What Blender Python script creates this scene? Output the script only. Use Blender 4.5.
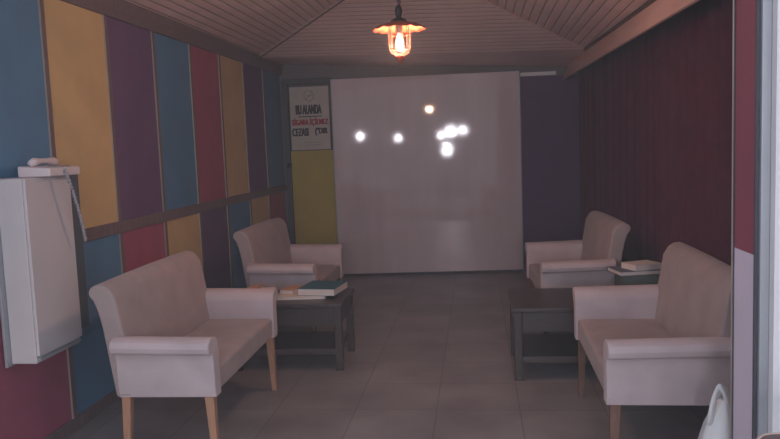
import bpy, bmesh, math, random
from mathutils import Vector, Matrix
random.seed(7)
for o in list(bpy.data.objects): bpy.data.objects.remove(o)
S = bpy.context.scene
C = S.collection

# ------------------------------------------------------------------ camera
YAW, PITCH, ROLL, FPX = 0.1173, 0.0984, -0.0386, 746.74
cam_d = bpy.data.cameras.new('camera'); cam = bpy.data.objects.new('camera', cam_d); C.objects.link(cam)
cam_d.sensor_width = 36; cam_d.lens = FPX/780*36; cam_d.clip_start = 0.05
cy, sy, cp, sp = math.cos(YAW), math.sin(YAW), math.cos(PITCH), math.sin(PITCH)
F_ = Vector((-sy*cp, cy*cp, -sp)); R_ = Vector((cy, sy, 0)); U_ = R_.cross(F_)
cr, sr = math.cos(ROLL), math.sin(ROLL)
R2 = cr*R_ + sr*U_; U2 = -sr*R_ + cr*U_
m = Matrix((R2, U2, -F_)).transposed().to_4x4(); m.translation = Vector((0, 0, 1.45))
cam.matrix_world = m
S.camera = cam

# ------------------------------------------------------------------ world and exposure
w = bpy.data.worlds.new('world'); S.world = w; w.use_nodes = True
wn = w.node_tree.nodes; wl = w.node_tree.links; wn.clear()
wo = wn.new('ShaderNodeOutputWorld'); wb = wn.new('ShaderNodeBackground')
wb.inputs[0].default_value = (0.80, 0.87, 1.0, 1); wb.inputs[1].default_value = 0.72
wl.new(wb.outputs[0], wo.inputs[0])
S.view_settings.view_transform = 'Standard'; S.view_settings.look = 'None'
S.view_settings.gamma = 1; S.view_settings.exposure = 0.30; S.view_settings.use_curve_mapping = False

# ------------------------------------------------------------------ materials
def lin(c):
    return tuple(((v/255)/12.92 if v/255 <= 0.04045 else ((v/255+0.055)/1.055)**2.4) for v in c) + (1,)
def mat(name, col, rough=0.7, var=0.12, scale=6, bump=0.0, bscale=60, metal=0, spec=0.5, sheen=0, stretch=None, coat=0):
    """sRGB colour with mottled procedural variation."""
    M = bpy.data.materials.new(name); M.use_nodes = True
    n = M.node_tree.nodes; l = M.node_tree.links; b = n['Principled BSDF']
    b.inputs['Roughness'].default_value = rough; b.inputs['Metallic'].default_value = metal
    b.inputs['Specular IOR Level'].default_value = spec
    b.inputs['Sheen Weight'].default_value = sheen; b.inputs['Coat Weight'].default_value = coat
    tc = n.new('ShaderNodeTexCoord'); mp = n.new('ShaderNodeMapping'); l.new(tc.outputs['Object'], mp.inputs[0])
    if stretch: mp.inputs['Scale'].default_value = stretch
    nz = n.new('ShaderNodeTexNoise'); nz.inputs['Scale'].default_value = scale; nz.inputs['Detail'].default_value = 5
    l.new(mp.outputs[0], nz.inputs['Vector'])
    rp = n.new('ShaderNodeValToRGB'); c = lin(col)
    rp.color_ramp.elements[0].position = 0.3; rp.color_ramp.elements[1].position = 0.7
    rp.color_ramp.elements[0].color = tuple(x*(1-var) for x in c[:3])+(1,)
    rp.color_ramp.elements[1].color = tuple(min(1, x*(1+var)) for x in c[:3])+(1,)
    l.new(nz.outputs['Fac'], rp.inputs[0]); l.new(rp.outputs[0], b.inputs['Base Color'])
    if bump:
        n2 = n.new('ShaderNodeTexNoise'); n2.inputs['Scale'].default_value = bscale; n2.inputs['Detail'].default_value = 3
        l.new(mp.outputs[0], n2.inputs['Vector'])
        bp = n.new('ShaderNodeBump'); bp.inputs['Strength'].default_value = bump; bp.inputs['Distance'].default_value = 0.01
        l.new(n2.outputs['Fac'], bp.inputs['Height']); l.new(bp.outputs[0], b.inputs['Normal'])
    return M
def emis(name, col, strength):
    M = bpy.data.materials.new(name); M.use_nodes = True
    b = M.node_tree.nodes['Principled BSDF']; b.inputs['Base Color'].default_value = col
    b.inputs['Emission Color'].default_value = col; b.inputs['Emission Strength'].default_value = strength
    return M
def planks(name, col, axis, width=0.09):
    M = mat(name, col, rough=0.42, var=0.08, scale=3)
    n = M.node_tree.nodes; l = M.node_tree.links; b = n['Principled BSDF']
    tc = n.new('ShaderNodeTexCoord'); sx = n.new('ShaderNodeSeparateXYZ'); l.new(tc.outputs['Object'], sx.inputs[0])
    d = n.new('ShaderNodeMath'); d.operation = 'DIVIDE'; d.inputs[1].default_value = width; l.new(sx.outputs[axis], d.inputs[0])
    f = n.new('ShaderNodeMath'); f.operation = 'FRACT'; l.new(d.outputs[0], f.inputs[0])
    cr_ = n.new('ShaderNodeValToRGB'); e = cr_.color_ramp.elements
    e[0].position = 0.0; e[0].color = (0, 0, 0, 1); e[1].position = 0.16; e[1].color = (1, 1, 1, 1)
    e2 = e.new(0.90); e2.color = (1, 1, 1, 1); e3 = e.new(1.0); e3.color = (0, 0, 0, 1)
    l.new(f.outputs[0], cr_.inputs[0])
    src = b.inputs['Base Color'].links[0].from_socket
    mx = n.new('ShaderNodeMix'); mx.data_type = 'RGBA'; mx.blend_type = 'MIX'
    l.new(cr_.outputs[0], mx.inputs['Factor'])
    c = lin(col); mx.inputs[6].default_value = tuple(x*0.5 for x in c[:3])+(1,)
    l.new(src, mx.inputs[7]); l.new(mx.outputs[2], b.inputs['Base Color'])
    bp = n.new('ShaderNodeBump'); bp.inputs['Strength'].default_value = 0.8; bp.inputs['Distance'].default_value = 0.008
    l.new(cr_.outputs[0], bp.inputs['Height']); l.new(bp.outputs[0], b.inputs['Normal'])
    return M
def tiles(name, col, size, ox, oy):
    M = mat(name, col, rough=0.38, var=0.22, scale=2.2, spec=0.4)
    n = M.node_tree.nodes; l = M.node_tree.links; b = n['Principled BSDF']
    tc = n.new('ShaderNodeTexCoord'); mp = n.new('ShaderNodeMapping'); l.new(tc.outputs['Object'], mp.inputs[0])
    mp.inputs['Location'].default_value = (ox, oy, 0)
    br = n.new('ShaderNodeTexBrick'); br.offset = 0; br.squash = 1
    br.inputs['Scale'].default_value = 1; br.inputs['Brick Width'].default_value = size; br.inputs['Row Height'].default_value = size
    br.inputs['Mortar Size'].default_value = 0.004; br.inputs['Mortar Smooth'].default_value = 0.2
    l.new(mp.outputs[0], br.inputs['Vector'])
    br.inputs['Color1'].default_value = (1, 1, 1, 1); br.inputs['Color2'].default_value = (0.86, 0.85, 0.84, 1)
    br.inputs['Mortar'].default_value = (0.62, 0.61, 0.61, 1)
    src = b.inputs['Base Color'].links[0].from_socket
    mx = n.new('ShaderNodeMix'); mx.data_type = 'RGBA'; mx.blend_type = 'MULTIPLY'; mx.inputs[0].default_value = 1
    l.new(src, mx.inputs[6]); l.new(br.outputs['Color'], mx.inputs[7]); l.new(mx.outputs[2], b.inputs['Base Color'])
    return M

M = {}
M['yellow'] = mat('yellow_board', (206, 174, 120), .75, .08, 4)
M['blue'] = mat('blue_board', (82, 126, 160), .7, .08, 4)
M['purple'] = mat('purple_board', (104, 72, 110), .75, .08, 4)
M['red'] = mat('red_board', (162, 74, 98), .75, .08, 4)
M['olive'] = mat('olive_yellow_board', (186, 166, 72), .75, .08, 4)
M['darkpurple'] = mat('dark_purple_board', (84, 56, 96), .8, .06, 4)
M['batten'] = mat('brown_grey_wood', (112, 92, 92), .6, .15, 8, stretch=(6, 6, .6))
M['edge'] = mat('pale_metal_edge', (168, 156, 146), .45, .05, 4, metal=.3)
M['backwall'] = mat('grey_plaster', (112, 110, 112), .85, .08, 3)
M['darkgrey'] = mat('dark_grey_paint', (72, 80, 86), .7, .08, 5)
M['board'] = mat('glossy_white_board', (212, 194, 198), .05, .05, 1.2, spec=.4, stretch=(5, 1, .7))
M['ceil_x'] = planks('ceiling_planks_side', (232, 200, 194), 0, .07)
M['ceil_y'] = planks('ceiling_planks_back', (232, 200, 194), 1, .07)
M['cornice'] = mat('cornice_wood', (214, 176, 166), .5, .08, 4, stretch=(4, .5, 4))
M['floor'] = tiles('floor_tiles', (140, 134, 134), .45, .25, .08)
M['street'] = mat('outdoor_concrete', (150, 150, 150), .9, .12, 3)
M['curtain'] = mat('burgundy_curtain', (86, 40, 58), .95, .15, 10, bump=.2, bscale=200, spec=.15)
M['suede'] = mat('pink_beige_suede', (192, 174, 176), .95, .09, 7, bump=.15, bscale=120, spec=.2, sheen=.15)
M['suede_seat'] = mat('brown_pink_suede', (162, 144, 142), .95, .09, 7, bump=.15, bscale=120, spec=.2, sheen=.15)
M['legwood'] = mat('tan_leg_wood', (176, 128, 100), .55, .15, 12, stretch=(8, 8, 1))
M['legdark'] = mat('brown_leg_wood', (118, 84, 70), .55, .15, 12, stretch=(8, 8, 1))
M['tablewood'] = mat('dark_table_wood', (62, 50, 45), .36, .18, 9, stretch=(1, 6, 6))
M['boxwhite'] = mat('white_enamel', (206, 198, 200), .45, .04, 4)
M['phone'] = mat('cream_plastic', (220, 205, 205), .4, .04, 4)
M['cord'] = mat('grey_cord', (170, 168, 176), .5, .04, 4)
M['wallwhite'] = mat('white_wall_paint', (232, 228, 232), .85, .04, 4)
M['lilac'] = mat('lilac_paint', (214, 204, 222), .8, .04, 4)
M['burgundy'] = mat('burgundy_paint', (138, 66, 86), .8, .05, 4)
M['alu'] = mat('aluminium_frame', (170, 172, 178), .45, .04, 4, metal=.35)
M['rubber'] = mat('dark_gasket', (70, 68, 78), .7, .04, 4)
M['bag'] = mat('white_plastic_bag', (225, 226, 228), .5, .05, 9, bump=.35, bscale=18)
M['teal'] = mat('teal_cover', (44, 96, 108), .6, .08, 9)
M['paper'] = mat('pale_paper', (214, 204, 190), .85, .05, 9)
M['orange'] = mat('orange_cover', (196, 148, 112), .7, .08, 9)
M['greybook'] = mat('grey_blue_cover', (92, 96, 112), .6, .08, 9)
M['pages'] = mat('page_edges', (222, 206, 200), .8, .05, 9, stretch=(1, 1, 30))
M['greenbox'] = mat('grey_green_card', (88, 98, 92), .8, .08, 9)
M['black'] = mat('black_metal', (30, 28, 28), .5, .05, 9)
M['copper'] = mat('copper_enamel', (176, 84, 56), .55, .08, 9)
M['bulb'] = emis('glowing_bulb', (1.0, 0.66, 0.34, 1), 14)
M['globe'] = emis('glowing_globe', (0.93, 0.90, 1.0, 1), 85)
M['signwhite'] = mat('sign_white', (196, 186, 176), .6, .05, 6)
M['signblack'] = mat('sign_black', (24, 24, 34), .7, .05, 6)
M['signred'] = mat('sign_red', (168, 28, 40), .7, .05, 6)
M['signgrey'] = mat('sign_grey', (150, 140, 138), .7, .05, 6)
M['brownedge'] = mat('brown_laminate', (92, 74, 74), .5, .08, 6)
M['rimlight'] = mat('pale_brown_rim', (190, 165, 155), .5, .08, 6)
def glassmat():
    G = bpy.data.materials.new('clear_lamp_glass'); G.use_nodes = True
    n = G.node_tree.nodes; l = G.node_tree.links; n.clear()
    o = n.new('ShaderNodeOutputMaterial'); mx = n.new('ShaderNodeMixShader'); t = n.new('ShaderNodeBsdfTransparent')
    g = n.new('ShaderNodeBsdfGlossy'); g.inputs['Roughness'].default_value = .12
    t.inputs[0].default_value = (.95, .9, .86, 1)
    lw = n.new('ShaderNodeLayerWeight'); lw.inputs[0].default_value = .18
    l.new(lw.outputs['Fresnel'], mx.inputs[0]); l.new(t.outputs[0], mx.inputs[1]); l.new(g.outputs[0], mx.inputs[2]); l.new(mx.outputs[0], o.inputs[0])
    return G
M['glass'] = glassmat()

# ------------------------------------------------------------------ mesh helpers
def add_box(bm, x0, x1, y0, y1, z0, z1):
    v = [bm.verts.new(p) for p in ((x0,y0,z0),(x1,y0,z0),(x1,y1,z0),(x0,y1,z0),(x0,y0,z1),(x1,y0,z1),(x1,y1,z1),(x0,y1,z1))]
    for f in ((0,3,2,1),(4,5,6,7),(0,1,5,4),(1,2,6,5),(2,3,7,6),(3,0,4,7)): bm.faces.new([v[i] for i in f])
    return v
def add_prism(bm, loop0, loop1):
    a = [bm.verts.new(p) for p in loop0]; b = [bm.verts.new(p) for p in loop1]; n = len(a)
    for i in range(n): bm.faces.new((a[i], a[(i+1) % n], b[(i+1) % n], b[i]))
    bm.faces.new(a[::-1]); bm.faces.new(b)
def add_lathe(bm, prof, seg=24, cx=0, cy=0, close=True):
    rings = []
    for r, z in prof:
        if r < 1e-5: rings.append([bm.verts.new((cx, cy, z))])
        else: rings.append([bm.verts.new((cx+r*math.cos(2*math.pi*k/seg), cy+r*math.sin(2*math.pi*k/seg), z)) for k in range(seg)])
    for a, b in zip(rings, rings[1:]):
        for k in range(seg):
            k2 = (k+1) % seg
            if len(a) == 1 and len(b) == 1: break
            if len(a) == 1: bm.faces.new((a[0], b[k2], b[k]))
            elif len(b) == 1: bm.faces.new((a[k], a[k2], b[0]))
            else: bm.faces.new((a[k], a[k2], b[k2], b[k]))
def add_tube(bm, pts, r, seg=8):
    pts = [Vector(p) for p in pts]; rings = []
    for i, p in enumerate(pts):
        d = (pts[min(i+1, len(pts)-1)] - pts[max(i-1, 0)]).normalized()
        up = Vector((0, 0, 1)) if abs(d.z) < .9 else Vector((1, 0, 0))
        a = d.cross(up).normalized(); b = d.cross(a)
        rr = r[i] if isinstance(r, (list, tuple)) else r
        rings.append([bm.verts.new(p + rr*(math.cos(2*math.pi*k/seg)*a + math.sin(2*math.pi*k/seg)*b)) for k in range(seg)])
    for a, b in zip(rings, rings[1:]):
        for k in range(seg): bm.faces.new((a[k], a[(k+1) % seg], b[(k+1) % seg], b[k]))
    bm.faces.new(rings[0][::-1]); bm.faces.new(rings[-1])
def obj(name, bm, m, parent=None, bevel=0, seg=2, smooth=False, solid=0):
    bmesh.ops.recalc_face_normals(bm, faces=bm.faces)
    me = bpy.data.meshes.new(name); bm.to_mesh(me); bm.free()
    for mm in (m if isinstance(m, list) else [m]): me.materials.append(mm)
    o = bpy.data.objects.new(name, me); C.objects.link(o)
    if parent: o.parent = parent
    if solid:
        s = o.modifiers.new('solid', 'SOLIDIFY'); s.thickness = solid; s.offset = 0
    if bevel:
        b = o.modifiers.new('bevel', 'BEVEL'); b.width = bevel; b.segments = seg; b.limit_method = 'ANGLE'; b.angle_limit = math.radians(35)
    if smooth or bevel:
        for p in me.polygons: p.use_smooth = True
        if not smooth:
            wn_ = o.modifiers.new('wn', 'WEIGHTED_NORMAL'); wn_.keep_sharp = True
    return o
def box(name, dims, m, parent=None, bevel=0.0, seg=2):
    bm = bmesh.new(); add_box(bm, *dims); return obj(name, bm, m, parent, bevel, seg)
def struct(o): o['kind'] = 'structure'; return o
def thing(name, label, cat, loc=(0, 0, 0), rotz=0, group=None):
    o = bpy.data.objects.new(name, None); C.objects.link(o); o.location = loc; o.rotation_euler = (0, 0, rotz)
    o['label'] = label; o['category'] = cat
    if group: o['group'] = group
    return o
def tag(o, label, cat, group=None):
    o['label'] = label; o['category'] = cat
    if group: o['group'] = group
    return o

# ------------------------------------------------------------------ dimensions of the room
XL, D, YF = -2.18, 8.32, 2.49           # left wall, back wall, front opening
def xr(y, x=1.25): return x + 0.0353*(D - y)   # the right side runs slightly askew
SOFF = 2.40

# floor and street
struct(box('floor', (XL-.15, 1.75, YF-.02, D+.15, -.1, 0), M['floor']))
struct(box('floor_outside', (-9, 9, -9, YF-.02, -.1, -.004), M['street']))

# left wall with its coloured boards
P0, DP = 3.647, 0.6633
wall = struct(box('wall_left', (XL-.15, XL, YF-.1, D+.15, -.1, 2.95), M['darkgrey']))
upper = ['blue', 'yellow', 'purple', 'blue', 'red', 'yellow', 'purple', 'blue']
lower = ['red', 'blue', 'red', 'yellow', 'purple', 'blue', 'yellow', 'red']
for row, cols, z0, z1 in (('u', upper, 1.056, 2.285), ('l', lower, .07, .985)):
    for k in range(-1, 8):
        c = cols[k] if k >= 0 else ('red' if row == 'u' else 'yellow')
        ya, yb = P0+(k-1)*DP+.02, P0+k*DP-.02
        if k == -1: ya = YF-.05
        if k == 7: yb = D-.03
        box('wall_panel', (XL, XL+.012, ya, yb, z0, z1), M[c], wall, .002, 1)
for k in range(-1, 7):
    y = P0+k*DP
    box('batten', (XL, XL+.02, y-.020, y+.020, .07, 2.285), M['batten'], wall, .003, 1)
    box('edge_strip', (XL, XL+.021, y-.0235, y-.0205, .07, 2.285), M['edge'], wall)
box('rail', (XL, XL+.026, YF-.05, D, .985, 1.056), M['batten'], wall, .004, 2)
bm = bmesh.new()
add_prism(bm, [(XL, YF-.1, 2.285), (XL+.03, YF-.1, 2.285), (XL+.05, YF-.1, 2.33), (XL+.07, YF-.1, 2.40), (XL, YF-.1, 2.40)],
          [(XL, D, 2.285), (XL+.03, D, 2.285), (XL+.05, D, 2.33), (XL+.07, D, 2.40), (XL, D, 2.40)])
struct(obj('trim_1', bm, M['batten']))
struct(box('baseboard_left', (XL, XL+.022, YF-.05, D, 0, .07), M['batten'], None, .004))

# back wall
struct(box('wall_back', (XL-.15, 1.75, D, D+.15, -.1, 2.95), M['backwall']))
struct(box('trim_2', (.50, 1.24, D-.022, D, .0, 2.13), M['darkpurple'], None, .002))
struct(box('trim_3', (.50, .88, D-.03, D, 2.14, 2.18), M['wallwhite'], None, .003))
# door in the left corner of the back wall
door = struct(box('door_1', (-2.07, -1.585, D-.03, D, .02, 2.17), M['darkgrey'], None, .004))
box('door_panel', (-2.07, -1.585, D-.042, D-.03, .36, 1.43), M['olive'], door, .003)
box('door_frame', (-2.14, -2.075, D-.05, D, 0, 2.2), M['darkgrey'], door, .004)
box('door_frame', (-2.14, -1.57, D-.05, D, 2.172, 2.23), M['darkgrey'], door, .004)
bm = bmesh.new(); add_lathe(bm, [(0, 0), (.012, 0), (.012, .03), (.026, .04), (.028, .055), (.018, .07), (0, .072)], 16)
kn = obj('door_knob', bm, M['black'], door, smooth=True); kn.rotation_euler = (math.pi/2, 0, 0); kn.location = (-2.085, D-.03, 1.27)

# right wall, front jamb
bm = bmesh.new()
add_prism(bm, [(xr(YF)+.18, YF, -.1), (1.75, YF, -.1), (1.75, YF, 2.95), (xr(YF)+.18, YF, 2.95)],
          [(xr(D)+.18, D+.1, -.1), (1.75, D+.1, -.1), (1.75, D+.1, 2.95), (xr(D)+.18, D+.1, 2.95)])
struct(obj('wall_right', bm, M['backwall']))
wf = struct(box('wall_front', (.877, 2.6, YF, YF+.18, -.1, 1.056), M['lilac']))
box('upper_wall', (.877, 2.6, YF, YF+.18, 1.056, 3.0), M['burgundy'], wf)
box('lintel', (XL-.15, .877, YF, YF+.18, 2.62, 3.0), M['wallwhite'], wf)
box('facing', (.918, 4.2, YF-.06, YF-.002, -.1, 3.0), M['wallwhite'], wf)
fr = struct(box('trim_4', (.888, .917, YF-.025, YF-.002, 0, 2.9), M['alu'], None, .003))
box('gasket', (.876, .887, YF-.012, YF-.001, 0, 2.9), M['rubber'], fr)
st = struct(box('trim_5', (.8725, .8768, YF+.1805, YF+.20, 0, 2.7), M['rubber'], None, .002))
box('edge_strip', (.8695, .872, YF+.183, YF+.19, 0, 2.7), M['edge'], st)

# right cornice
bm = bmesh.new()
def xp(y, x): return x + .027*(D - y)
def corn(y): return [(xp(y, 1.04), y, 2.29), (xp(y, .945), y, 2.09), (xp(y, .965), y, 2.085), (xp(y, 1.06), y, 2.27), (xr(y, 1.43), y, 2.27), (xr(y, 1.43), y, 2.36), (xp(y, 1.04), y, 2.36)]
add_prism(bm, corn(YF+.17), corn(D))
struct(obj('trim_6', bm, M['cornice'], None, .004))
bm = bmesh.new()
add_prism(bm, [(xp(YF+.2, 1.018), YF+.2, 2.278), (xp(YF+.2, 1.036), YF+.2, 2.272), (xp(YF+.2, 1.04), YF+.2, 2.292), (xp(YF+.2, 1.02), YF+.2, 2.30)], [(xp(7.38, 1.018), 7.38, 2.278), (xp(7.38, 1.036), 7.38, 2.272), (xp(7.38, 1.04), 7.38, 2.292), (xp(7.38, 1.02), 7.38, 2.30)])
struct(obj('trim_10', bm, M['tablewood']))

# ceiling: two plank slopes, a hipped back slope and a flat strip above the back wall
bm = bmesh.new()
RX, RZ, YH = -.53, 2.86, 7.40
V = lambda *p: bm.verts.new(p)
l0 = V(XL, YF-.1, SOFF-.02); l1 = V(XL, YH, SOFF-.02); r0 = V(xr(YF-.1, 1.06), YF-.1, 2.29); r1 = V(xr(YH, 1.04), YH, 2.29)
g0 = V(RX, YF-.1, RZ); g1 = V(RX, YH-1.57, RZ); b0 = V(XL, D+.05, 2.40); b1 = V(xr(D, 1.25), D+.05, 2.215)
fs = [((l0, l1, g1, g0), 0), ((r0, g0, g1, r1), 0), ((l1, r1, g1), 1), ((l1, b0, b1, r1), 1)]
for vs, mi in fs:
    f = bm.faces.new(vs); f.material_index = mi
c = struct(obj('ceiling', bm, [M['ceil_x'], M['ceil_y']]))
for p in c.data.polygons: pass
so = c.modifiers.new('solid', 'SOLIDIFY'); so.thickness = .06; so.offset = 1 if c.data.polygons[0].normal.z > 0 else -1
bm = bmesh.new(); add_tube(bm, [(XL+.06, YH, SOFF-.025), (RX, YH-1.57, RZ-.012)], .008, 6); struct(obj('trim_7', bm, M['batten']))
bm = bmesh.new(); add_tube(bm, [(xr(YH, 1.04), YH, 2.288), (RX, YH-1.57, RZ-.012)], .010, 6); struct(obj('trim_8', bm, M['cornice']))
bm = bmesh.new(); add_tube(bm, [(RX, YF, RZ-.012), (RX, YH-1.57, RZ-.012)], .010, 6); struct(obj('trim_9', bm, M['cornice']))
# thin even haze added in and before the room to lift dark tones
HZ = bpy.data.materials.new('veil_haze'); HZ.use_nodes = True
hn = HZ.node_tree.nodes; hn.clear(); ho = hn.new('ShaderNodeOutputMaterial'); hv = hn.new('ShaderNodeVolumeScatter')
hv.inputs['Color'].default_value = (.96, .95, 1, 1); hv.inputs['Density'].default_value = .016; hv.inputs['Anisotropy'].default_value = .0
HZ.node_tree.links.new(hv.outputs[0], ho.inputs['Volume'])
hz = box('haze', (-5, 5, -4, D+.14, -.09, 2.955), HZ); hz['kind'] = 'stuff'; tag(hz, 'faint added haze lifting the dark tones of the room', 'haze')
# roof above everything (keeps the sky out)
struct(box('roof', (XL-.2, 1.8, YF-.1, D+.2, 2.96, 3.05), M['backwall']))

# ------------------------------------------------------------------ glossy white board on the back wall
TILT = math.radians(2.3)
bc = Vector((-.54, D-.062, 0))
wbd = thing('white_board', 'large glossy white board standing against the back wall', 'board', bc, TILT)
box('board_sheet', (-1.02, 1.02, -.012, .012, .03, 2.20), M['board'], wbd, .003)
box('gap_strip', (-1.02, 1.02, -.010, .014, 0, .03), M['black'], wbd)  # black strip put in for the dark gap beneath the sheet
box('side_strip', (-1.03, -1.02, -.014, .014, 0.03, 2.20), M['alu'], wbd)
box('side_strip', (1.02, 1.03, -.014, .014, 0.03, 2.20), M['alu'], wbd)

# ------------------------------------------------------------------ no smoking sign
sg = thing('no_smoking_sign', 'white no smoking sign with black and red capitals on the corner door', 'sign', (-1.832, D-.045, 1.44))
box('sign_sheet', (-.222, .222, -.006, 0, 0, .70), M['signwhite'], sg, .001, 1)
def text(body, x, z, width, height, m, bold=.01, fat=.0045):
    cu = bpy.data.curves.new('t', 'FONT'); cu.body = body; cu.align_x = 'CENTER'; cu.extrude = .001; cu.offset = bold; cu.size = 1
    t = bpy.data.objects.new('t', cu); C.objects.link(t)
    bpy.context.view_layer.update()
    me = bpy.data.meshes.new_from_object(t.evaluated_get(bpy.context.evaluated_depsgraph_get()))
    bpy.data.objects.remove(t)
    xs = [v.co.x for v in me.vertices]; ys = [v.co.y for v in me.vertices]
    kx = width/(max(xs)-min(xs)); kz = height/(max(ys)-min(ys)); mx = (max(xs)+min(xs))/2; my = min(ys)
    for v in me.vertices: v.co = Vector(((v.co.x-mx)*kx + x, -.0075 - v.co.z*.5, (v.co.y-my)*kz + z))
    b2_ = bmesh.new(); b2_.from_mesh(me)
    geo = b2_.verts[:]+b2_.edges[:]+b2_.faces[:]
    for dx in (-fat, fat):
        d_ = bmesh.ops.duplicate(b2_, geom=geo)
        for v in d_['geom']:
            if isinstance(v, bmesh.types.BMVert): v.co.x += dx; v.co.y += dx*.02
    b2_.to_mesh(me); b2_.free()
    me.materials.clear(); me.materials.append(m)
    o = bpy.data.objects.new('lettering', me); C.objects.link(o); o.parent = sg
text('BU ALANDA', -.01, .395, .29, .105, M['signblack'], .018)
text('www.', .01, .375, .22, .010, M['signgrey'], .0) if False else None
text('SİGARA İÇİLMEZ', .0, .262, .41, .098, M['signred'], .015)
text('CEZASI', -.115, .155, .18, .088, M['signblack'], .018)
text("(''DIR", .125, .155, .14, .088, M['signblack'], .018)
box('rule', (-.13, .14, -.009, -.006, .365, .375), M['signblack'], sg)
box('rule', (-.06, .10, -.009, -.006, .05, .056), M['signgrey'], sg)
box('rule', (-.08, .12, -.009, -.006, .08, .086), M['signgrey'], sg)
bm = bmesh.new()
for k in range(32):
    a0, a1 = 2*math.pi*k/32, 2*math.pi*(k+1)/32
    vs = [(-.007, r, a) for r in (.052, .062) for a in (a0, a1)]
    q = [bm.verts.new((.0+r*math.cos(a), -.008, .60+r*math.sin(a))) for r, a in ((.052, a0), (.062, a0), (.062, a1), (.052, a1))]
    bm.faces.new(q)
add_prism(bm, [(-.042, -.0085, .562), (-.036, -.0085, .556), (.044, -.0085, .636), (.038, -.0085, .642)], [(-.042, -.0075, .562), (-.036, -.0075, .556), (.044, -.0075, .636), (.038, -.0075, .642)])
add_prism(bm, [(-.036, -.0085, .596), (.036, -.0085, .596), (.036, -.0085, .604), (-.036, -.0085, .604)], [(-.036, -.0075, .596), (.036, -.0075, .596), (.036, -.0075, .604), (-.036, -.0075, .604)])
obj('smoking_emblem', bm, M['signgrey'], sg)

# ------------------------------------------------------------------ curtain
bm = bmesh.new(); N = 300; y0, y1 = YF+.35, D-.03
rows = [0.02, .5, 1.1, 1.7, 2.24]
grid = []
for z in rows:
    r = []
    for i in range(N+1):
        y = y0+(y1-y0)*i/N
        ph = i*.62 + .8*math.sin(i*.13) + .25*math.sin(z*2+i*.05)
        amp = .022 + .010*math.sin(i*.21)
        r.append(bm.verts.new((xr(y, 1.14) + amp*math.sin(ph), y, z)))
    grid.append(r)
for a, b in zip(grid, grid[1:]):
    for i in range(N): bm.faces.new((a[i], a[i+1], b[i+1], b[i]))
cu = obj('curtain', bm, M['curtain'], smooth=True, solid=.004)
tag(cu, 'long pleated burgundy curtain covering the right wall', 'curtain')
bm = bmesh.new(); add_tube(bm, [(xr(y0, 1.14), y0, 2.243), (xr(y1, 1.14), y1, 2.243)], .003, 6); obj('curtain_track', bm, M['black'], cu)

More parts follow.
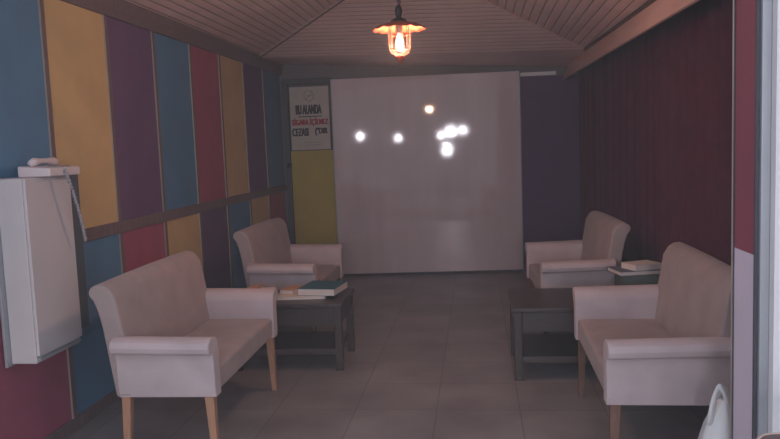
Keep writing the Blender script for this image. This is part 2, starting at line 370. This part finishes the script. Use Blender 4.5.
# ------------------------------------------------------------------ sofas.  local +x faces forward, y is the width
def arc(cx, cz, r, a0, a1, n):
    return [(cx+r*math.cos(math.radians(a0+(a1-a0)*i/n)), cz+r*math.sin(math.radians(a0+(a1-a0)*i/n))) for i in range(n+1)]
def make_sofa(name, label, cat, W, loc, rotz, zb=.335, wood='legwood', deep=.51):
    t = thing(name, label, cat, loc, rotz, 'suede ' + name + 's of the seating set')
    h = W/2; fr_ = deep
    # backrest : side profile in x-z swept over the width
    prof = [(.0, zb), (.08, zb), (.08, .47), (.06, .60), (.038, .72), (.025, .80)] + \
        [(-.003, .845), (-.03, .862), (-.06, .865), (-.088, .855), (-.102, .835), (-.098, .812), (-.080, .79), (-.062, .74), (-.045, .66), (-.03, .55)]
    bm = bmesh.new()
    ys = [-h+.01, -h+.03, -h*.6, 0, h*.6, h-.03, h-.01]
    loops = []
    for y in ys:
        e = 1-(abs(y)/h)**6*.03
        crown = .012*(1-(y/h)**2)
        loops.append([bm.verts.new((x + (crown if .45 < z < .82 and x > 0 else 0), y, zb+(z-zb)*(1 if z < .5 else 1) + (crown*.6 if z > .78 else 0))) for x, z in prof])
    for a, b in zip(loops, loops[1:]):
        for i in range(len(prof)): bm.faces.new((a[i], a[(i+1) % len(prof)], b[(i+1) % len(prof)], b[i]))
    bm.faces.new(loops[0][::-1]); bm.faces.new(loops[-1])
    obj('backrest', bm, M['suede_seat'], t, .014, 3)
    # seat : slightly crowned box with a drooping front rail
    bm = bmesh.new(); ax = .07
    nx, ny = 6, 8; top = []
    for i in range(nx+1):
        r = []
        for j in range(ny+1):
            u, v = i/nx, j/ny
            x = .07+(fr_-.012-.07)*u; y = (-h+ax)+(W-2*ax)*v
            z = .452 + .016*(1-(2*v-1)**4)*(1-(2*u-1)**4)
            r.append(bm.verts.new((x, y, z)))
        top.append(r)
    for i in range(nx):
        for j in range(ny): bm.faces.new((top[i][j], top[i+1][j], top[i+1][j+1], top[i][j+1]))
    ring = [top[i][0] for i in range(nx+1)] + [top[nx][j] for j in range(1, ny+1)] + [top[i][ny] for i in range(nx-1, -1, -1)] + [top[0][j] for j in range(ny-1, 0, -1)]
    low = [bm.verts.new((v.co.x, v.co.y, zb+.004)) for v in ring]; n = len(ring)
    for i in range(n): bm.faces.new((ring[i], ring[(i+1) % n], low[(i+1) % n], low[i]))
    bm.faces.new(low)
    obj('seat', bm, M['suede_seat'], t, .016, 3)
    # arms : panel with a rolled, flared top; profile in y-z swept along x
    for s in (-1, 1):
        yo = h
        pf = [(yo-.085, zb), (yo-.012, zb), (yo-.004, .40), (yo-.002, .50), (yo+.006, .565)] + \
             [(yo+.030, .562), (yo+.050, .575), (yo+.058, .598), (yo+.050, .622), (yo+.028, .635), (yo-.01, .637), (yo-.045, .630), (yo-.070, .610), (yo-.082, .57)]
        xs = [.015, .20, .36, fr_-.012, fr_-.004, fr_]
        bm = bmesh.new(); loops = []
        for i, x in enumerate(xs):
            dz = -.012-.010*(x/fr_)
            sc = (.985 if i == len(xs)-2 else .94) if i >= len(xs)-2 else 1
            yc = yo-.04
            loops.append([bm.verts.new((x, s*(yc+(y-yc)*sc), z+(dz if z > .5 else 0))) for y, z in pf])
        for a, b in zip(loops, loops[1:]):
            for i in range(len(pf)): bm.faces.new((a[i], a[(i+1) % len(pf)], b[(i+1) % len(pf)], b[i]))
        bm.faces.new(loops[0][::-1]); bm.faces.new(loops[-1])
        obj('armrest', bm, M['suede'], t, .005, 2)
    # legs
    for lx, dx in ((fr_-.04, .012), (.04, -.02)):
        for s in (-1, 1):
            bm = bmesh.new(); cy_ = s*(h-.045); a = .022; b = .014
            add_prism(bm, [(lx+dx-b, cy_-b+s*.004, 0), (lx+dx+b, cy_-b+s*.004, 0), (lx+dx+b, cy_+b+s*.004, 0), (lx+dx-b, cy_+b+s*.004, 0)],
                      [(lx-a, cy_-a, zb+.004), (lx+a, cy_-a, zb+.004), (lx+a, cy_+a, zb+.004), (lx-a, cy_+a, zb+.004)])
            obj('leg', bm, M[wood], t, .003, 2)
    return t
make_sofa('loveseat', 'pale pink suede loveseat along the striped wall, nearest the telephone', 'sofa', 1.15, (-1.695, 3.765, 0), math.radians(.8), deep=.478)
make_sofa('loveseat', 'pale suede loveseat on the right, beside the white plastic bag', 'sofa', 1.14, (1.03, 3.665, 0), math.radians(179.4), wood='legdark')
make_sofa('armchair', 'pink suede armchair at the back left, in front of the sign', 'armchair', 1.06, (-1.69, 5.82, 0), math.radians(-1), wood='legdark')
make_sofa('armchair', 'brownish suede armchair at the back right, beside the purple panel', 'armchair', 1.02, (.915, 5.68, 0), math.radians(182), wood='legdark')

# ------------------------------------------------------------------ coffee tables
def make_table(label, x0, x1, y0, y1, h=.45):
    t = thing('coffee_table', label, 'table', ((x0+x1)/2, (y0+y1)/2, 0), 0, 'dark wooden coffee tables')
    a, b = (x1-x0)/2, (y1-y0)/2
    box('tabletop', (-a, a, -b, b, h-.03, h), M['tablewood'], t, .005)
    for sx in (-1, 1):
        for s in (-1, 1):
            cx, cy_ = sx*(a-.035), s*(b-.035)
            box('leg', (cx-.024, cx+.024, cy_-.024, cy_+.024, 0, h-.031), M['tablewood'], t, .004)
    box('apron', (-a+.06, a-.06, -b+.02, -b+.04, h-.15, h-.031), M['tablewood'], t, .002)
    box('apron', (-a+.06, a-.06, b-.04, b-.02, h-.15, h-.031), M['tablewood'], t, .002)
    box('apron', (-a+.02, -a+.04, -b+.06, b-.06, h-.15, h-.031), M['tablewood'], t, .002)
    box('apron', (a-.04, a-.02, -b+.06, b-.06, h-.15, h-.031), M['tablewood'], t, .002)
    box('shelf', (-a+.045, a-.045, -b+.03, b-.03, .10, .145), M['tablewood'], t, .004)
    return t
make_table('dark wooden coffee table with lower shelf, holding the teal folder', -1.64, -.885, 4.67, 5.19)
make_table('dark wooden coffee table with lower shelf, beside the right loveseat', .19, 1.14, 4.46, 5.07)

# ------------------------------------------------------------------ books and papers
def book(name, label, cat, loc, rz, w_, d_, h_, cover, group=None):
    t = thing(name, label, cat, loc, rz, group)
    box('page_block', (-w_/2+.003, w_/2-.003, -d_/2+.002, d_/2-.004, .0025, h_-.0025), M['pages'], t)
    bm = bmesh.new()
    add_box(bm, -w_/2, w_/2, -d_/2, d_/2, 0, .0025); add_box(bm, -w_/2, w_/2, -d_/2, d_/2, h_-.0025, h_); add_box(bm, -w_/2, w_/2, d_/2-.004, d_/2, .0025, h_-.0025)
    obj('cover', bm, cover, t)
    return t
TL = .4505
book('magazine', 'open pale magazine under the teal folder and the orange booklet', 'magazine', (-1.20, 4.93, TL), math.radians(4), .34, .24, .020, M['paper'])
book('folder', 'thick teal folder with pale front edge on the left coffee table', 'folder', (-1.065, 4.97, TL+.0205), math.radians(-8), .26, .30, .048, M['teal'])
book('booklet', 'orange booklet lying against the teal folder', 'book', (-1.285, 4.97, TL+.0205), math.radians(-14), .10, .17, .030, M['orange'], 'booklets on the left coffee table')
book('booklet', 'beige booklet lying left of the orange booklet', 'book', (-1.455, 4.95, TL), math.radians(14), .11, .18, .045, M['paper'], 'booklets on the left coffee table')
book('booklet', 'orange-tan booklet at the wall end of the left coffee table', 'book', (-1.58, 5.08, TL), math.radians(-5), .08, .14, .045, M['orange'], 'booklets on the left coffee table')
bx = box('carton', (-.125, .125, -.13, .13, 0, .145), M['greenbox'], None, .003); bx.location = (1.005, 4.80, TL)
tag(bx, 'grey-green carton on the right coffee table, under the books', 'box')
book('book', 'dark grey-blue book at the bottom of the stack on the carton', 'book', (.975, 4.80, TL+.146), math.radians(12), .27, .22, .026, M['greybook'])
book('book', 'pale thick-paged book lying on top of the grey-blue book', 'book', (1.015, 4.79, TL+.1725), math.radians(24), .19, .15, .036, M['paper'])
# ------------------------------------------------------------------ wall cabinet with telephone
cb = thing('wall_cabinet', 'white metal cabinet hung on the striped wall beneath the telephone', 'cabinet', (XL+.027, 3.27, .52))
box('back_panel', (0, .014, -.18, .30, -.01, .85), M['alu'], cb, .003)
box('dark_housing', (.015, .128, .23, .352, .06, .848), M['darkgrey'], cb, .004)
box('cabinet_body', (.015, .137, -.148, .229, .0, .848), M['boxwhite'], cb, .004)
box('front_door', (.138, .153, -.146, .227, .035, .846), M['boxwhite'], cb, .003)
box('bottom_slot', (.138, .148, -.13, .22, .010, .024), M['alu'], cb)

ph = thing('telephone', 'cream desk telephone lying on top of the wall cabinet', 'telephone', (-2.02, 3.37, 1.3685), 0)
bm = bmesh.new(); add_prism(bm, [(-.085, -.135, 0), (.075, -.135, 0), (.075, -.135, .040), (-.085, -.135, .052)], [(-.085, .135, 0), (.075, .135, 0), (.075, .135, .040), (-.085, .135, .052)])
obj('phone_base', bm, M['phone'], ph, .008, 3)
bm = bmesh.new()
pts = [(-.035, -.105, .062), (-.035, -.075, .070), (-.035, -.03, .073), (-.035, .03, .073), (-.035, .085, .070), (-.035, .115, .062)]
add_tube(bm, pts, [.016, .020, .013, .013, .020, .016], 10)
hs = obj('handset', bm, M['phone'], ph, smooth=True)
bm = bmesh.new()
for i in range(4):
    for j in range(3): add_box(bm, .005+j*.020, .018+j*.020, -.03+i*.026, -.012+i*.026, .036, .049)
obj('keypad', bm, M['signgrey'], ph)
bm = bmesh.new(); pts = []
for i in range(70):
    u = i/69
    pts.append((.082+.010*math.sin(u*3.1)+.004*math.sin(i*1.9), -.02+.14*u+.004*math.cos(i*1.9), .03-.36*u))
add_tube(bm, pts, .0065, 6); obj('phone_cord', bm, M['cord'], ph, smooth=True)

# ------------------------------------------------------------------ pendant lamp
LX, LY, LZ = -.41, 4.27, 2.02
lm = thing('pendant_lamp', 'lit copper-shaded pendant lantern hanging from the plank ceiling', 'lamp', (LX, LY, LZ))
bm = bmesh.new()
zc = .225
while zc < RZ-LZ-.045:
    tw = int(round(zc/.028)) % 2
    pr = []
    for k in range(13):
        a = 2*math.pi*k/12; dx = .009*math.cos(a); dz = .018*math.sin(a)
        pr.append((dx if tw else 0, 0 if tw else dx, zc+dz))
    add_tube(bm, pr, .0022, 5); zc += .028
obj('chain', bm, M['black'], lm)
bm = bmesh.new(); add_tube(bm, [(.012*math.sin(i*.9), .006*math.cos(i*.7), (.19+i*.032)) for i in range(20)], .003, 6); obj('wire', bm, M['black'], lm, smooth=True)
bm = bmesh.new(); add_lathe(bm, [(0, .212), (.008, .212), (.017, .200), (.021, .182), (.017, .160), (.014, .145), (.040, .132), (.052, .118), (0, .117)], 20); obj('cap', bm, M['black'], lm, smooth=True)
bm = bmesh.new()
add_lathe(bm, [(.048, .120), (.075, .112), (.115, .098), (.150, .080), (.149, .077), (.113, .094), (.073, .108), (.045, .116)], 36)
for v in bm.verts:
    r = math.hypot(v.co.x, v.co.y)
    if r > .10: v.co.z += .004*math.cos(12*math.atan2(v.co.y, v.co.x))
obj('shade', bm, M['copper'], lm, smooth=True)
bm = bmesh.new(); add_lathe(bm, [(.018, .116), (.018, .060), (.014, .050), (0, .050)], 16); obj('socket', bm, M['black'], lm, smooth=True)
bm = bmesh.new(); add_lathe(bm, [(0, .052), (.011, .048), (.018, .028), (.024, .005), (.021, -.015), (.010, -.027), (0, -.029)], 20); bl = obj('bulb', bm, M['bulb'], lm, smooth=True)
bm = bmesh.new(); add_lathe(bm, [(.056, .110), (.057, .03), (.055, -.02), (.042, -.046), (.020, -.058), (0, -.060)], 28); obj('glass_jar', bm, M['glass'], lm, smooth=True)
bm = bmesh.new()
for k in range(6):
    a = 2*math.pi*k/6+.3
    add_tube(bm, [(r*math.cos(a), r*math.sin(a), z) for r, z in ((.061, .112), (.062, .03), (.060, -.025), (.046, -.053), (.020, -.066))], .0013, 5)
for z, r in ((.05, .062), (-.03, .059)):
    add_tube(bm, [(r*math.cos(2*math.pi*k/24), r*math.sin(2*math.pi*k/24), z) for k in range(25)], .0014, 5)
obj('wire_cage', bm, M['copper'], lm)
bm = bmesh.new(); add_lathe(bm, [(.024, -.064), (.028, -.072), (.020, -.090), (.008, -.100), (.006, -.112), (0, -.116)], 18); obj('finial', bm, M['copper'], lm, smooth=True)
pl = bpy.data.lights.new('pendant_light', 'POINT'); pl.energy = 42; pl.color = (1, .64, .50); pl.shadow_soft_size = .04
po = bpy.data.objects.new('pendant_light', pl); C.objects.link(po); po.location = (0, 0, .0); po.parent = lm

# ------------------------------------------------------------------ glowing globes added outside to put the bright spots in the glossy board
nrm = Vector((math.sin(TILT), -math.cos(TILT), 0))
def mirror_spot(px, py, Y):
    d = (F_*FPX + (px-390)*R2 - (py-219.5)*U2); o = Vector((0, 0, 1.45))
    t = (bc-o).dot(nrm)/d.dot(nrm); h = o+d*t
    r = d - 2*d.dot(nrm)*nrm
    return h + r*((Y-h.y)/r.y)
gl = [((360, 136), 'added white globe mirrored as the leftmost glow on the board', .10),
      ((398, 138), 'added white globe mirrored as the second glow from the left on the board', .09),
      ((451, 131), 'large added white globe mirrored in the middle of the upper bright cluster', .15),
      ((463, 130), 'added white globe mirrored at the right end of the bright cluster', .11),
      ((441, 135), 'small added white globe mirrored at the left end of the bright cluster', .09),
      ((447, 149), 'large added white globe mirrored as the lowest glow on the board', .17)]
for (px, py), lab, r in gl:
    p = mirror_spot(px, py, -3.0 - {149: .6, 130: .5, 135: -.5}.get(py, 0))
    t = thing('added_globe', lab, 'lamp', (p.x, p.y, 0), 0, 'added white globes mirrored in the board')
    bm = bmesh.new(); add_lathe(bm, [(0, p.z+r)] + [(r*math.sin(math.pi*k/12), p.z+r*math.cos(math.pi*k/12)) for k in range(1, 12)] + [(0, p.z-r)], 24)
    obj('globe', bm, M['globe'], t, smooth=True)
    bm = bmesh.new(); add_lathe(bm, [(0, 0), (.12, 0), (.12, .02), (.025, .05), (.02, p.z-r), (0, p.z-r)], 16); obj('post', bm, M['black'], t)

# ------------------------------------------------------------------ plastic bag by the front jamb
bg = thing('plastic_bag', 'white plastic carrier bag with looped handles on the floor by the jamb', 'bag', (.885, 2.86, 0))
bm = bmesh.new(); seg = 36; prof = [(.06, .0), (.112, .02), (.128, .10), (.125, .20), (.112, .28), (.092, .34), (.066, .39), (.040, .43), (.026, .45)]
rings = []
for r, z in prof:
    ring = []
    for k in range(seg):
        a = 2*math.pi*k/seg
        rr = r*(1+.06*math.sin(5*a+z*9)+.04*math.sin(11*a-z*14))
        ring.append(bm.verts.new((rr*math.cos(a)*.7 + .02*(z/.45)**2, rr*math.sin(a)*.85, z)))
    rings.append(ring)
for a, b in zip(rings, rings[1:]):
    for k in range(seg): bm.faces.new((a[k], a[(k+1) % seg], b[(k+1) % seg], b[k]))
bm.faces.new(rings[0][::-1]); bm.faces.new(rings[-1])
obj('bag_body', bm, M['bag'], bg, smooth=True)
for s in (-1, 1):
    bm = bmesh.new(); L = []; Q = []
    for i in range(21):
        a = math.pi*i/20
        c_, s_ = math.cos(a), math.sin(a)**.7
        zz = .36 + (.155 if s < 0 else .135)*s_
        x0_ = .012+.012*s
        L.append(bm.verts.new((x0_-.052*c_*(1-.45*s_), s*(.030-.014*s_), zz)))
        Q.append(bm.verts.new((x0_-.030*c_*(1-.55*s_), s*(.034-.014*s_), zz-.028*s_)))
    for i in range(20): bm.faces.new((L[i], L[i+1], Q[i+1], Q[i]))
    obj('handle', bm, M['bag'], bg, smooth=True, solid=.004)

# ------------------------------------------------------------------ small table outside, only its corner shows
ot = thing('side_table', 'brown table corner with pale rim at the lower right edge', 'table', (1.00, 1.50, 0))
bm = bmesh.new()
def rr_loop(a, b, r, z):
    out = []
    for cx, cy_, a0 in ((a-r, b-r, 0), (-a+r, b-r, 90), (-a+r, -b+r, 180), (a-r, -b+r, 270)):
        for k in range(7): out.append((cx+r*math.cos(math.radians(a0+15*k)), cy_+r*math.sin(math.radians(a0+15*k)), z))
    return out
add_prism(bm, rr_loop(.375, .265, .05, .725), rr_loop(.375, .265, .05, .75)); obj('tabletop', bm, M['brownedge'], ot, .002)
bm = bmesh.new(); pp = rr_loop(.379, .269, .054, .745); add_tube(bm, pp+[pp[0]], .006, 6); obj('rim', bm, M['rimlight'], ot, smooth=True)
bm = bmesh.new(); add_lathe(bm, [(0, 0), (.22, 0), (.22, .02), (.04, .05), (.035, .724), (0, .724)], 20); obj('pedestal', bm, M['black'], ot, smooth=True)
